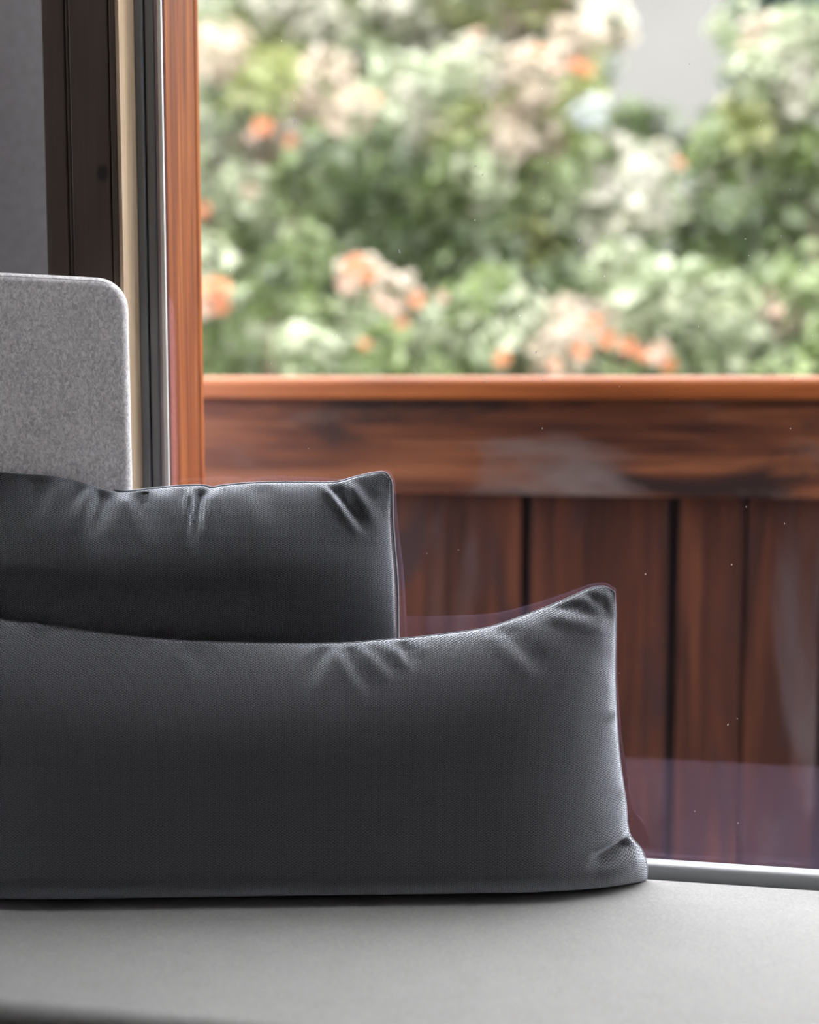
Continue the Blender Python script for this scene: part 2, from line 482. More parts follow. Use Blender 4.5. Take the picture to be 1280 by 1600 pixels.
for i in range(len(edges) - 1):
    a, b = edges[i], edges[i + 1]
    ga = 0.004 if abs(a - 0.5137) < .001 else 0.0115
    gb = 0.004 if abs(b - 0.5137) < .001 else 0.0115
    dt = RNG.uniform(-0.003, 0.003)
    box('plank', a + ga, b - gb, 1.004 + dt, 1.026 + dt, 0.02, 1.0775, M['board_z'], rail, bevel=0.003)
for e in edges[1:-1]:
    box('gap_shade_strip', e - 0.03, e + 0.03, 1.0295, 1.045, 0.02, 1.0775, M['backing'], rail)  # added strips, coloured dark as the shade in the plank gaps
for s in (-1.7, 0.2, 2.1):
    box('post', s - 0.04, s + 0.04, 1.0465, 1.10, -0.14, 1.0775, M['board_z'], rail)

# ================================================================== BENCH AND CUSHIONS
bench = empty('window_bench', label='dark timber bench base under the pale grey seat cushion', category='bench')
box('bench_top', S0 + .003, S1 - .004, -0.52, -0.0225, 0.325, 0.350, M['dark_wood'], bench, bevel=0.003)
for i in range(5):
    a = S0 + .003 + i * 0.4444
    box('front_panel', a + .002, a + .4424, -0.515, -0.495, 0.06, 0.3245, M['dark_wood'], bench, bevel=0.003)
box('plinth', S0 + .003, S1 - .004, -0.48, -0.0225, 0.001, 0.3245, M['backing'], bench)

def soft_slab(name, s0, s1, t0, t1, z0, z1, r, mat, parent=None, nx=40, crown=0.0, **props):
    bm = bmesh.new()
    add_box(bm, s0, s1, t0, t1, z0, z1, r, 6)
    return bm_obj(name, bm, mat, parent, True, **props)

seat = empty('seat_cushion', label='long pale grey felt seat cushion on the window bench', category='seat cushion')
soft_slab('cushion_cover', S0 + .005, S1 - .006, -0.557, -0.0365, 0.351, 0.450, 0.022, M['seat'], seat)
def tube(name, pts, r, mat, parent, n=6, closed=False, **props):
    P = np.array(pts, float)
    vs, fs = [], []
    m = len(P)
    for i in range(m):
        d = P[min(i + 1, m - 1)] - P[max(i - 1, 0)]
        d /= np.linalg.norm(d) + 1e-12
        up = np.array([0, 1.0, 0]) if abs(d[1]) < .9 else np.array([1.0, 0, 0])
        x = np.cross(d, up); x /= np.linalg.norm(x)
        y = np.cross(d, x)
        for j in range(n):
            a = 2 * PI * j / n
            vs.append(P[i] + r * (math.cos(a) * x + math.sin(a) * y))
    for i in range(m - 1):
        for j in range(n):
            fs.append((i * n + j, i * n + (j + 1) % n, (i + 1) * n + (j + 1) % n, (i + 1) * n + j))
    fs += [tuple(range(n))[::-1], tuple(range((m - 1) * n, m * n))]
    return mesh_obj(name, vs, fs, mat, parent, True, **props)
tube('seam', [(S0 + .03, -0.5575, 0.425), (S1 - .03, -0.5575, 0.425)], 0.0016, M['seat'], seat)

# backrest panel standing in the corner: rounded slab, corner radius on the right
def backrest():
    root = empty('backrest_cushion', label='light grey melange felt backrest with rounded corner at the left', category='backrest cushion')
    w, h, th, R = 0.33, 0.808, 0.030, 0.042
    # outline (a to the right, b up) from bottom-left round; top droops slightly at the right
    out = []
    def arc(cx, cy, a0, a1, r, k=8):
        for i in range(k + 1):
            a = a0 + (a1 - a0) * i / k
            out.append((cx + r * math.cos(a), cy + r * math.sin(a)))
    arc(0.02, 0.02, PI, 1.5 * PI, 0.02)
    arc(w - 0.02, 0.02, 1.5 * PI, 2 * PI, 0.02)
    arc(w - R - 0.003, h - R - 0.006, 0, PI / 2, R, 12)
    for q in (0.8, 0.6, 0.4, 0.2):
        out.append((0.02 + (w - R - 0.023) * q, h - 0.006 + 0.0065 * math.sin((1 - q) * PI / 2)))
    arc(0.03, h - 0.03, PI / 2, PI, 0.03)
    O = np.array(out)
    c = O.mean(0)
    rings = []
    # front rounding: inset ring by ring
    def inset(d):
        P = O.copy()
        n = len(P)
        nrm = np.zeros_like(P)
        for i in range(n):
            tg = P[(i + 1) % n] - P[i - 1]
            tg /= np.linalg.norm(tg)
            nrm[i] = (-tg[1], tg[0])
        return P + nrm * d
    rr = 0.012
    for i in range(7):
        a = i / 6 * PI / 2
        rings.append((inset(rr * (1 - math.sin(a))), rr * (1 - math.cos(a)) * 1.0))
    rings = [(p, d) for p, d in rings]
    vs, fs = [], []
    n = len(O)
    for p, d in rings:
        for q in p:
            vs.append((q[0], d, q[1]))
    for q in O:
        vs.append((q[0], th, q[1]))
    L = len(rings)
    for k in range(L):
        for i in range(n):
            fs.append((k * n + i, k * n + (i + 1) % n, (k + 1) * n + (i + 1) % n, (k + 1) * n + i))
    fs.append(tuple(range(n))[::-1])
    fs.append(tuple(range(L * n, (L + 1) * n)))
    bm = bmesh.new()
    bv = [bm.verts.new(v) for v in vs]
    for f in fs:
        bm.faces.new([bv[i] for i in f])
    bmesh.ops.recalc_face_normals(bm, faces=bm.faces[:])
    X = Matrix.Translation((-0.3665, -0.0930, 0.4512)) @ Matrix.Rotation(math.radians(24), 4, 'Z') @ Matrix.Translation((-w, 0, 0))
    bm.transform(X)
    o = bm_obj('backrest_cover', bm, M['back_felt'], root, True)

    # stitched seam set in from the edge along the top
    pts = [X @ Vector((q[0], 0.0026, q[1])) for q in inset(0.0055) if q[1] > h - 0.016]
    tube('topstitch', pts, 0.0008, M['seam_grey'], root)
    return root
backrest()

# ------------------------------------------------------------------ pillows
def smooth_curve(pts, n):
    P = np.array(pts, float)
    d = np.r_[0, np.cumsum(np.linalg.norm(np.diff(P, axis=0), axis=1))]
    d /= d[-1]
    m = np.zeros_like(P)
    m[1:-1] = (P[2:] - P[:-2]) / (d[2:] - d[:-2])[:, None]
    m[0] = (P[1] - P[0]) / (d[1] - d[0])
    m[-1] = (P[-1] - P[-2]) / (d[-1] - d[-2])
    q = n
    k = np.clip(np.searchsorted(d, q, side='right') - 1, 0, len(d) - 2)
    h = (d[k + 1] - d[k])
    x = ((q - d[k]) / h)[:, None]
    h = h[:, None]
    return ((2 * x**3 - 3 * x**2 + 1) * P[k] + (x**3 - 2 * x**2 + x) * h * m[k] + (-2 * x**3 + 3 * x**2) * P[k + 1] + (x**3 - x**2) * h * m[k + 1])

def pillow_surface(T, R, B, L, NU, NV):
    u = 0.5 - 0.5 * np.cos(PI * np.arange(NU + 1) / NU)
    v = 0.5 - 0.5 * np.cos(PI * np.arange(NV + 1) / NV)
    u = 0.65 * u + 0.35 * np.arange(NU + 1) / NU
    v = 0.65 * v + 0.35 * np.arange(NV + 1) / NV
    ct, cb, cl, cr = smooth_curve(T, u), smooth_curve(B, u), smooth_curve(L, v), smooth_curve(R, v)
    U, V = np.meshgrid(u, v, indexing='ij')
    U, V = U[..., None], V[..., None]
    P = ((1 - V) * cb[:, None] + V * ct[:, None] + (1 - U) * cl[None] + U * cr[None]
         - ((1 - U) * (1 - V) * cb[0] + U * V * ct[-1] + U * (1 - V) * cb[-1] + (1 - U) * V * ct[0]))
    # metric distance to each edge
    def dist(curve):
        best = np.full(P.shape[:2], 9.0)
        for a, b in zip(curve[:-1], curve[1:]):
            ab = b - a
            k = np.clip(((P - a) @ ab) / (ab @ ab + 1e-12), 0, 1)
            best = np.minimum(best, np.linalg.norm(P - a - k[..., None] * ab, axis=-1))
        return best
    return u, v, P, (ct, cr, cb, cl), dist

def seg_field(P, a, b):
    a, b = np.array(a), np.array(b)
    ab = b - a
    t = np.clip(((P - a) @ ab) / (ab @ ab), 0, 1)
    q = a + t[..., None] * ab
    side = (P - a) @ np.array([-ab[1], ab[0]]) / np.linalg.norm(ab)
    return np.linalg.norm(P - q, axis=-1), t, side

def build_pillow(name, label, mat, origin, ang, tilt, T, R, B, L, front, back, De, creases, puck, lim=None, NU=190, NV=110, seed=1, group=None):
    rng = np.random.default_rng(seed)
    u, v, P, curves, dist = pillow_surface(T, R, B, L, NU, NV)
    ct, cr, cb, cl = curves
    dT, dR, dB, dL = (dist(c) for c in (ct, cr, cb, cl))
    def e(d, D, p):
        x = np.clip(d / D, 0, 1)
        return (1 - (1 - x) ** 2.0) ** p
    base = e(dT, De[0], .66) * e(dR, De[1], .62) * e(dB, De[2], .34) * e(dL, De[3], .6)
    hf = front * base
    if lim is not None:                       # squeezed flat lower down, behind the front pillow
        q = np.clip((P[..., 1] - 0.26) / 0.17, 0, 1)
        hf = hf * (0.22 + 0.78 * q * q * (3 - 2 * q))
    hb = back * base
    disp = np.zeros_like(hf)
    # broad lumps of the filling
    for _ in range(14):
        c = np.array([rng.uniform(0, P[..., 0].max()), rng.uniform(0.05, P[..., 1].max())])
        r = rng.uniform(0.05, 0.11)
        disp += rng.uniform(-0.0022, 0.0022) * np.exp(-((P - c) ** 2).sum(-1) / r ** 2)
    for (a, b, w, dep, skew) in creases:
        d, t, side = seg_field(P, a, b)
        tap = np.clip(1 - t, 0, 1) ** 0.7 * 0.9 + 0.1
        dep = dep * 2.0
        ww = w * 1.1 * (1 + skew * np.sign(side))
        disp += -dep * np.exp(-(d / ww) ** 2) * tap + 0.45 * dep * np.exp(-((d - 2.1 * ww) / (1.1 * ww)) ** 2) * tap
    # small puckers along the seams, running square to the edge
    for curve, dE, dens in ((ct, dT, puck[0]), (cr, dR, puck[1]), (cb, dB, puck[2])):
        n = len(curve)
        for _ in range(dens):
            i = rng.integers(3, n - 4)
            p = curve[i]
            tg = curve[i + 2] - curve[i - 2]
            tg /= np.linalg.norm(tg)
            s = ((P - p) @ tg)
            ln = rng.uniform(0.010, 0.035)
            w = rng.uniform(0.003, 0.008)
            near = np.exp(-(np.linalg.norm(P - p, axis=-1) / (ln * 1.6)) ** 2)
            disp += rng.uniform(-0.0022, 0.0012) * np.exp(-((s + rng.uniform(-.3, .3) * dE) / w) ** 2) * np.exp(-(dE / ln) ** 2) * near
    near = np.minimum(np.minimum(dT, dR), np.minimum(dB, dL))
    edge = np.clip(near / 0.006, 0, 1)
    disp = np.maximum(disp, -0.55 * hf) * np.clip(near / 0.014, 0.15, 1)
    hf = np.maximum(hf + disp * edge, 0.0004 * edge)
    hb = np.maximum(hb + 0.5 * disp * edge, 0.0004 * edge)
    ca, sa, tl = math.cos(ang), math.sin(ang), tilt
    ea = np.array([ca, sa, 0])
    bk = np.array([-sa, ca, 0])
    eb = bk * math.sin(tl) + np.array([0, 0, math.cos(tl)])
    nn = np.cross(ea, eb)                       # toward the room
    if nn[1] > 0:
        nn = -nn
    base3 = np.array(origin) + P[..., 0:1] * ea + P[..., 1:2] * eb
    F = base3 + hf[..., None] * nn
    Bk = base3 - hb[..., None] * nn
    low = np.clip(1 - P[..., 1] / 0.11, 0, 1)          # the foot of the pillow spreads level on the seat
    F[..., 2] -= nn[2] * hf * low
    Bk[..., 2] += nn[2] * hb * low
    zmin = 0.4475
    for A in (F, Bk):
        A[..., 2] = np.maximum(A[..., 2], zmin)
    if lim is not None:
        lim(F, Bk)
    n1, n2 = NU + 1, NV + 1
    vf = F.reshape(-1, 3)
    idf = np.arange(n1 * n2).reshape(n1, n2)
    idb = idf.copy()
    inner = np.zeros((n1, n2), bool)
    inner[1:-1, 1:-1] = True
    idb[inner] = n1 * n2 + np.arange(inner.sum())
    vb = Bk[inner]
    verts = np.vstack([vf, vb])
    qf = np.stack([idf[:-1, :-1], idf[1:, :-1], idf[1:, 1:], idf[:-1, 1:]], -1).reshape(-1, 4)
    qb = np.stack([idb[:-1, :-1], idb[:-1, 1:], idb[1:, 1:], idb[1:, :-1]], -1).reshape(-1, 4)
    faces = np.vstack([qf, qb])
    root = empty(name, label=label, category='pillow')
    o = mesh_obj('pillow_cover', verts, faces.tolist(), mat, root, True)
    me = o.data
    uvl = me.uv_layers.new(name='UVMap')
    # metre UVs, following the bulge a little
    uvv = np.vstack([P.reshape(-1, 2), P[inner] + 3.0])
    li = np.empty(len(me.loops), np.int32)
    me.loops.foreach_get('vertex_index', li)
    uvl.data.foreach_set('uv', uvv[li].astype(np.float32).ravel())
    # seam: the closed edge welt
    def e3(c):
        q = np.array(origin) + c[:, 0:1] * ea + c[:, 1:2] * eb
        q[:, 2] = np.maximum(q[:, 2], zmin + 0.0012)
        return q
    return root, F, Bk, e3, curves

FT = [(-0.0383, 0.3879), (0.0373, 0.3705), (0.088, 0.3534), (0.1385, 0.3471), (0.2146, 0.3356), (0.2992, 0.3256), (0.3841, 0.3209), (0.4692, 0.3187), (0.5461, 0.319), (0.5974, 0.3229), (0.6488, 0.3269), (0.735, 0.3383), (0.7955, 0.3576), (0.839, 0.3746), (0.8782, 0.3908), (0.8956, 0.3924), (0.9085, 0.3854)]
FR = [(0.9085, 0.3854), (0.9098, 0.3527), (0.908, 0.284), (0.909, 0.2241), (0.9125, 0.1645), (0.9203, 0.1049), (0.9248, 0.0625), (0.9409, 0.0412), (0.9474, 0.02), (0.9464, -0.0003)][::-1]
FB = [(-0.02, 0.0), (0.2672, 0.0), (0.5171, 0.0), (0.7712, 0.0), (0.9515, 0.0004)]
FL = [(-0.0332, -0.0088), (-0.0027, 0.0915), (-0.0018, 0.1923), (-0.0111, 0.2936), (-0.0383, 0.3879)]
fcre = [((0.5161, 0.3123), (0.4908, 0.2676), 0.008, 0.0045, .2), ((0.5506, 0.3084), (0.5802, 0.2581), 0.008, 0.0050, .2), ((0.5791, 0.3146), (0.6127, 0.2814), 0.006, 0.0035, .2), ((0.6163, 0.323), (0.6369, 0.2926), 0.007, 0.0065, .3),
        ((0.7522, 0.3426), (0.8018, 0.2873), 0.011, 0.004, .2), ((0.8327, 0.3703), (0.9033, 0.3503), 0.010, 0.005, .2), ((0.9089, 0.2224), (0.8649, 0.2157), 0.006, 0.005, .3),
        ((0.9261, 0.0584), (0.8695, 0.0478), 0.0065, 0.012, .3), ((0.9178, 0.1177), (0.8811, 0.1136), 0.007, 0.003, .2), ((0.3416, 0.3176), (0.3756, 0.2802), 0.010, 0.0035, .2), ((0.3599, 0.3207), (0.3826, 0.2955), 0.006, 0.003, .2),
        ((0.1386, 0.3402), (0.1641, 0.3063), 0.009, 0.003, .2), ((0.0721, 0.3552), (0.0984, 0.3196), 0.010, 0.003, .2), ((0.9097, 0.2979), (0.8676, 0.3027), 0.008, 0.002, .2), ((0.8732, 0.3836), (0.9003, 0.3584), 0.007, 0.003, .1)]
front_root, FF, FBk, fe3, fcur = build_pillow('lumbar_pillow', 'long charcoal lumbar pillow in front, its corner ear pointing up at the right', M['charcoal'],
    (-0.59, -0.268, 0.4495), math.atan2(0.208, 0.92), math.radians(8.5), FT, FR, FB, FL, 0.084, 0.028, (0.15, 0.18, 0.040, 0.2), fcre, (60, 46, 0), NU=230, NV=120, seed=3)

def rear_limit(F, Bk):
    # the pillow behind is pressed flat where the front pillow leans on it
    ref = FBk[::3, ::2].reshape(-1, 3)
    P = F.reshape(-1, 3)
    for i in range(0, len(P), 2000):
        q = P[i:i + 2000]
        d2 = (q[:, None, 0] - ref[None, :, 0]) ** 2 + (q[:, None, 2] - ref[None, :, 2]) ** 2
        j = d2.argmin(1)
        free = np.maximum(np.sqrt(d2[np.arange(len(q)), j]) - 0.006, 0)
        q[:, 1] = np.maximum(q[:, 1], ref[j, 1] + 0.003 - 1.5 * free)
        P[i:i + 2000] = q
    F[...] = P.reshape(F.shape)
    # and its rear never passes the glass or the face of the backrest
    def wall(x):
        return np.minimum(-0.003, np.where(x > -0.345, 0.02 + (x + 0.345) * 3.0, -0.101 + np.minimum(x + 0.3665, 0.0) * math.tan(math.radians(24))))
    g = wall(F[..., 0]) - 0.0012
    x = F[..., 1] - g
    F[..., 1] = g + 0.5 * (x - np.sqrt(x * x + 0.016 ** 2))      # eased, so no crease forms
    Bk[..., 1] = np.minimum(np.maximum(Bk[..., 1], F[..., 1] + 0.0006), wall(Bk[..., 0]))

BT = [(-0.0011, 0.5691), (0.0756, 0.5514), (0.1056, 0.5457), (0.1613, 0.5403), (0.2045, 0.5282), (0.239, 0.517), (0.2737, 0.5196), (0.3172, 0.5237), (0.3519, 0.5242), (0.3622, 0.5209), (0.3721, 0.5235), (0.4219, 0.5277), (0.4835, 0.5282), (0.5319, 0.5279), (0.5629, 0.5359), (0.5896, 0.541), (0.601, 0.5401), (0.6081, 0.5303)]
BR = [(0.6081, 0.5303), (0.6069, 0.4842), (0.6092, 0.4399), (0.6125, 0.3956), (0.6137, 0.3158), (0.614, 0.2186), (0.6172, 0.0418), (0.6187, 0.0)][::-1]
BB = [(-0.005, 0.0), (0.3, 0.0), (0.617, 0.0)]
BL = [(-0.0014, 0.0024), (0.0235, 0.1503), (0.0255, 0.2994), (0.0174, 0.4499), (-0.0011, 0.5691)]
bcre = [((0.3468, 0.5219), (0.34, 0.4515), 0.0065, 0.011, .35), ((0.5226, 0.5303), (0.5687, 0.4654), 0.007, 0.011, .35), ((0.5587, 0.5323), (0.588, 0.4897), 0.008, 0.003, .1), ((0.2171, 0.5163), (0.2082, 0.4568), 0.010, 0.008, .3),
        ((0.1344, 0.5306), (0.1389, 0.4851), 0.010, 0.005, .2), ((0.2609, 0.5194), (0.2895, 0.4617), 0.010, 0.005, .3), ((0.0832, 0.5368), (0.0789, 0.5054), 0.008, 0.004, .2), ((0.4264, 0.5243), (0.4562, 0.4746), 0.013, 0.003, .1),
        ((0.1881, 0.5205), (0.1701, 0.4901), 0.008, 0.004, .2), ((0.3175, 0.5203), (0.3217, 0.4849), 0.008, 0.003, .2)]
back_root, BF, BBk, be3, bcur = build_pillow('square_pillow', 'tall charcoal pillow standing behind the long lumbar pillow', M['charcoal2'],
    (-0.60, -0.212, 0.4495), math.atan2(0.154, 0.60), math.radians(6), BT, BR, BB, BL, 0.080, 0.030, (0.15, 0.20, 0.10, 0.22), bcre, (50, 26, 0), lim=rear_limit, NU=200, NV=120, seed=11)

def welt(root, e3, curves, off, r, mat):
    ct, cr, cb, cl = curves
    loop = np.vstack([cl[2:], ct[1:-1], cr[::-1][:-2]])
    c = loop.mean(0)
    q = e3(loop)
    if off:
        w = np.vstack([np.zeros((len(cl) - 2, 1)), np.zeros((len(ct) - 2, 1)), off * np.sin(np.linspace(0, PI, len(cr) - 2) ** 0.6 * PI ** 0.4)[:, None]])
        q = q + w * np.array([1, 0, 0])
    return tube('seam', q[::2], r, mat, root)
welt(front_root, fe3, fcur, 0.0, 0.0011, M['charcoal'])
welt(back_root, be3, bcur, 0.0030, 0.0019, M['charcoal2'])

# ================================================================== GARDEN
# clumps of each shrub: (s, t, z, radius, leaf palette)
SHRUBS = {
'rose_left' : [(-1.81,4.41,1.23,0.17,'g'),(-1.68,4.72,1.3,0.18,'p'),(-1.29,4.15,1.24,0.16,'p'),(-1.22,4.71,1.24,0.16,'p'),(-1.7,4.27,1.41,0.13,'g'),(-1.5,4.35,1.5,0.14,'g'),(-1.39,4.63,1.42,0.14,'g'),(-1.08,4.34,1.63,0.11,'b'),(-1.09,4.43,1.47,0.12,'p'),(-0.89,4.07,1.28,0.13,'g'),(-1.64,4.58,1.14,0.22,'g'),(-1.21,4.43,1.11,0.21,'g'),(-1.42,4.28,1.64,0.1,'d')] ,
'rose_mid' : [(-0.93,4.9,1.43,0.15,'p'),(-0.71,4.56,1.29,0.16,'p'),(-0.95,4.67,1.54,0.13,'b'),(-0.48,4.44,1.29,0.17,'p'),(-0.32,4.63,1.41,0.16,'p'),(-0.58,4.49,1.47,0.14,'g'),(-0.68,4.53,1.14,0.22,'g'),(-0.41,4.88,1.14,0.23,'g'),(-0.16,4.55,1.23,0.17,'b'),(-0.48,4.69,1.57,0.13,'g'),(-0.17,5.04,1.43,0.13,'b')] ,
'rose_right' : [(0.0,4.82,1.36,0.16,'b'),(0.04,4.66,1.2,0.17,'p'),(0.22,4.53,1.32,0.16,'b'),(0.25,4.34,1.45,0.15,'p'),(0.39,4.26,1.53,0.13,'p'),(0.46,4.83,1.36,0.18,'p'),(0.66,4.51,1.28,0.19,'p'),(0.61,4.23,1.47,0.13,'p'),(0.86,4.59,1.23,0.19,'p'),(1.04,4.69,1.23,0.19,'g'),(0.23,4.58,1.11,0.22,'g'),(0.59,4.79,1.08,0.23,'g'),(0.89,4.18,1.06,0.21,'g'),(0.84,4.52,1.43,0.11,'b'),(0.11,4.47,1.64,0.14,'p'),(1.09,4.19,1.27,0.18,'g')] ,
'tree_left' : [(-2.37,6.3,1.9,0.24,'g'),(-2.29,6.45,2.2,0.24,'g'),(-1.91,6.27,2.09,0.22,'p'),(-1.8,6.03,2.28,0.23,'g'),(-2.2,6.44,2.59,0.24,'b'),(-2.33,6.21,2.78,0.22,'p'),(-2.42,6.21,2.4,0.22,'p'),(-1.98,6.38,2.69,0.22,'b'),(-1.59,5.95,2.41,0.23,'d'),(-1.54,6.42,2.21,0.24,'d'),(-1.6,6.33,1.93,0.24,'d'),(-1.38,6.4,2.48,0.2,'d'),(-1.98,5.98,2.87,0.21,'y'),(-1.78,6.41,2.95,0.22,'b'),(-2.29,5.98,3.03,0.21,'b'),(-1.73,5.91,1.86,0.19,'g'),(-2.22,6.45,1.68,0.28,'d'),(-2.64,6.45,2.12,0.24,'g'),(-2.8,6.46,2.53,0.28,'g'),(-2.69,6.18,2.87,0.27,'p'),(-1.53,6.04,2.68,0.15,'b'),(-2.1,5.85,2.23,0.17,'p'),(-1.68,6.3,1.66,0.28,'d')] ,
'tree_mid' : [(-1.3,7.05,2.37,0.26,'d'),(-1.1,7.13,2.13,0.26,'d'),(-1.28,6.75,1.93,0.25,'d'),(-0.78,6.7,1.95,0.25,'d'),(-0.57,7.0,1.94,0.26,'y'),(-0.37,7.11,1.82,0.26,'d'),(-0.25,7.22,2.04,0.22,'d'),(-0.94,6.66,2.43,0.21,'g'),(-1.27,6.89,2.87,0.23,'w'),(-1.45,7.18,3.1,0.22,'p'),(-0.97,6.85,2.74,0.25,'y'),(-0.74,6.96,2.67,0.24,'b'),(-0.77,6.57,2.37,0.18,'p'),(-0.49,7.02,2.35,0.22,'g'),(-0.47,7.19,2.7,0.22,'b'),(-0.59,7.13,3.06,0.26,'b'),(-0.26,7.17,2.85,0.22,'y'),(-0.91,7.01,3.09,0.24,'w'),(-0.15,6.72,2.45,0.19,'g'),(-0.33,7.09,2.27,0.2,'p'),(-0.1,6.7,2.17,0.17,'p'),(-0.54,7.13,2.11,0.1,'u'),(-0.85,6.59,1.75,0.29,'d'),(-1.44,7.13,1.67,0.31,'d'),(-0.29,6.67,1.63,0.29,'d'),(-0.06,6.81,1.75,0.21,'y'),(-1.04,6.77,3.04,0.21,'p'),(0.01,7.03,1.93,0.19,'w'),(-1.47,6.68,2.8,0.19,'p'),(-1.09,6.83,2.29,0.19,'g'),(-0.13,6.7,2.76,0.10,'u'),(-0.03,6.7,2.50,0.14,'w'),(0.11,6.7,2.33,0.16,'w'),(-0.23,6.7,3.22,0.18,'b'),(-0.02,6.7,2.17,0.17,'w')] ,
'tree_back' : [(-3.36,9.15,4.17,0.32,'p'),(-3.09,9.33,4.0,0.33,'y'),(-2.73,9.44,3.96,0.33,'y'),(-2.88,9.22,4.27,0.32,'w'),(-2.49,9.59,4.24,0.33,'y'),(-2.22,9.42,3.87,0.33,'p'),(-1.95,9.66,4.13,0.34,'y'),(-1.61,9.61,4.0,0.33,'w'),(-1.37,9.45,4.2,0.33,'y'),(-1.09,9.76,4.06,0.34,'w'),(-0.8,9.59,4.16,0.33,'b'),(-0.54,9.72,3.92,0.34,'p'),(-0.42,9.39,4.14,0.27,'b'),(-2.03,9.53,4.31,0.33,'p'),(-0.25,9.29,3.56,0.22,'y'),(-1.81,9.85,3.74,0.34,'y'),(-3.09,9.32,3.52,0.38,'y'),(-2.53,9.33,3.5,0.38,'g'),(-1.12,9.2,3.32,0.38,'y'),(-0.56,9.33,3.43,0.33,'p'),(-3.77,9.68,4.12,0.39,'y'),(-2.27,9.64,4.61,0.45,'y'),(-1.44,9.24,4.5,0.43,'p'),(-0.68,9.41,4.46,0.44,'y'),(-3.11,9.44,4.66,0.44,'p'),(-2.27,9.62,3.45,0.39,'g'),(-0.22,9.47,3.9,0.22,'b'),(-0.21,9.3,4.05,0.24,'w'),(-0.16,9.3,3.6,0.14,'u'),(0.84,9.3,3.9,0.2,'p'),(-1.77,9.3,4.28,0.33,'w'),(-2.52,9.3,4.07,0.27,'w')] ,
'tree_right' : [(0.88,6.06,2.53,0.23,'g'),(0.64,6.24,2.46,0.2,'g'),(0.54,6.16,2.09,0.21,'d'),(0.74,5.91,1.99,0.21,'d'),(1.02,5.96,2.09,0.23,'d'),(1.07,5.91,2.36,0.21,'g'),(0.78,5.73,2.74,0.18,'p'),(0.99,5.79,2.68,0.2,'w'),(1.02,5.85,2.95,0.19,'p'),(0.61,5.87,1.74,0.19,'g'),(0.85,5.87,1.74,0.21,'d'),(1.11,6.05,1.72,0.21,'d'),(0.4,6.33,1.9,0.18,'d'),(0.72,6.19,2.24,0.2,'p'),(0.96,6.2,2.37,0.18,'p'),(0.89,6.07,2.14,0.15,'p'),(1.23,6.29,1.91,0.24,'d'),(1.3,6.13,2.32,0.27,'g'),(0.86,6.0,3.0,0.15,'b'),(1.01,5.7,1.49,0.22,'d'),(0.33,5.99,2.08,0.13,'p'),(0.76,5.8,2.55,0.17,'y'),(1.28,5.74,2.69,0.26,'p'),(1.14,6.0,1.39,0.23,'d'),(0.66,6.2,1.55,0.24,'d'),(0.22,5.8,2.3,0.15,'w'),(0.22,5.8,2.06,0.13,'w')] ,
'conifer' : [(1.12,10.86,4.45,0.28,'c'),(1.42,11.19,4.64,0.32,'c'),(1.07,11.02,4.83,0.31,'c'),(1.5,10.75,4.3,0.28,'c'),(1.36,11.33,5.13,0.39,'c'),(1.24,10.93,4.19,0.37,'c'),(1.47,10.86,3.88,0.43,'c'),(1.1,11.24,3.98,0.29,'c'),(1.66,10.74,4.12,0.37,'c'),(1.75,11.16,4.67,0.32,'c')] ,
}
FLOWERS = {'rose_left':[(-1.63,3.95,1.52,0.102),(-1.67,3.95,1.45,0.079),(-1.61,3.95,1.46,0.068),(-0.99,3.95,1.62,0.073),(-1.03,3.95,1.55,0.068),(-0.93,3.95,1.58,0.062),(-0.95,3.95,1.28,0.037),(-0.89,3.95,1.47,0.045)],'rose_mid':[(-0.84,4.25,1.38,0.047),(-0.89,4.25,1.45,0.053),(-0.77,4.25,1.49,0.053),(-0.38,4.25,1.22,0.053),(-0.66,4.25,1.5,0.042),(-0.15,4.25,1.19,0.036)],'rose_right':[(-0.02,4.05,1.25,0.057),(-0.04,4.05,1.34,0.04),(0.1,4.05,1.3,0.057),(0.24,4.05,1.23,0.046),(0.32,4.05,1.24,0.075),(0.36,4.05,1.19,0.052),(0.19,4.05,1.27,0.052),(0.8,4.05,1.41,0.04),(0.04,4.05,1.37,0.052)],'tree_left':[(-1.95,5.75,2.57,0.081),(-2.01,5.75,2.52,0.059),(-1.29,5.75,2.7,0.052),(-1.78,5.75,2.49,0.048),(-2.03,5.75,2.21,0.059),(-2.31,5.75,2.11,0.067)],'tree_mid':[(-0.21,6.45,2.99,0.081),(-0.33,6.45,2.98,0.065),(-0.44,6.45,3.08,0.073),(0.16,6.45,2.06,0.057),(-0.81,6.45,3.21,0.057),(-0.14,6.45,2.97,0.057)],'tree_right':[(0.39,5.55,2.27,0.043)]}
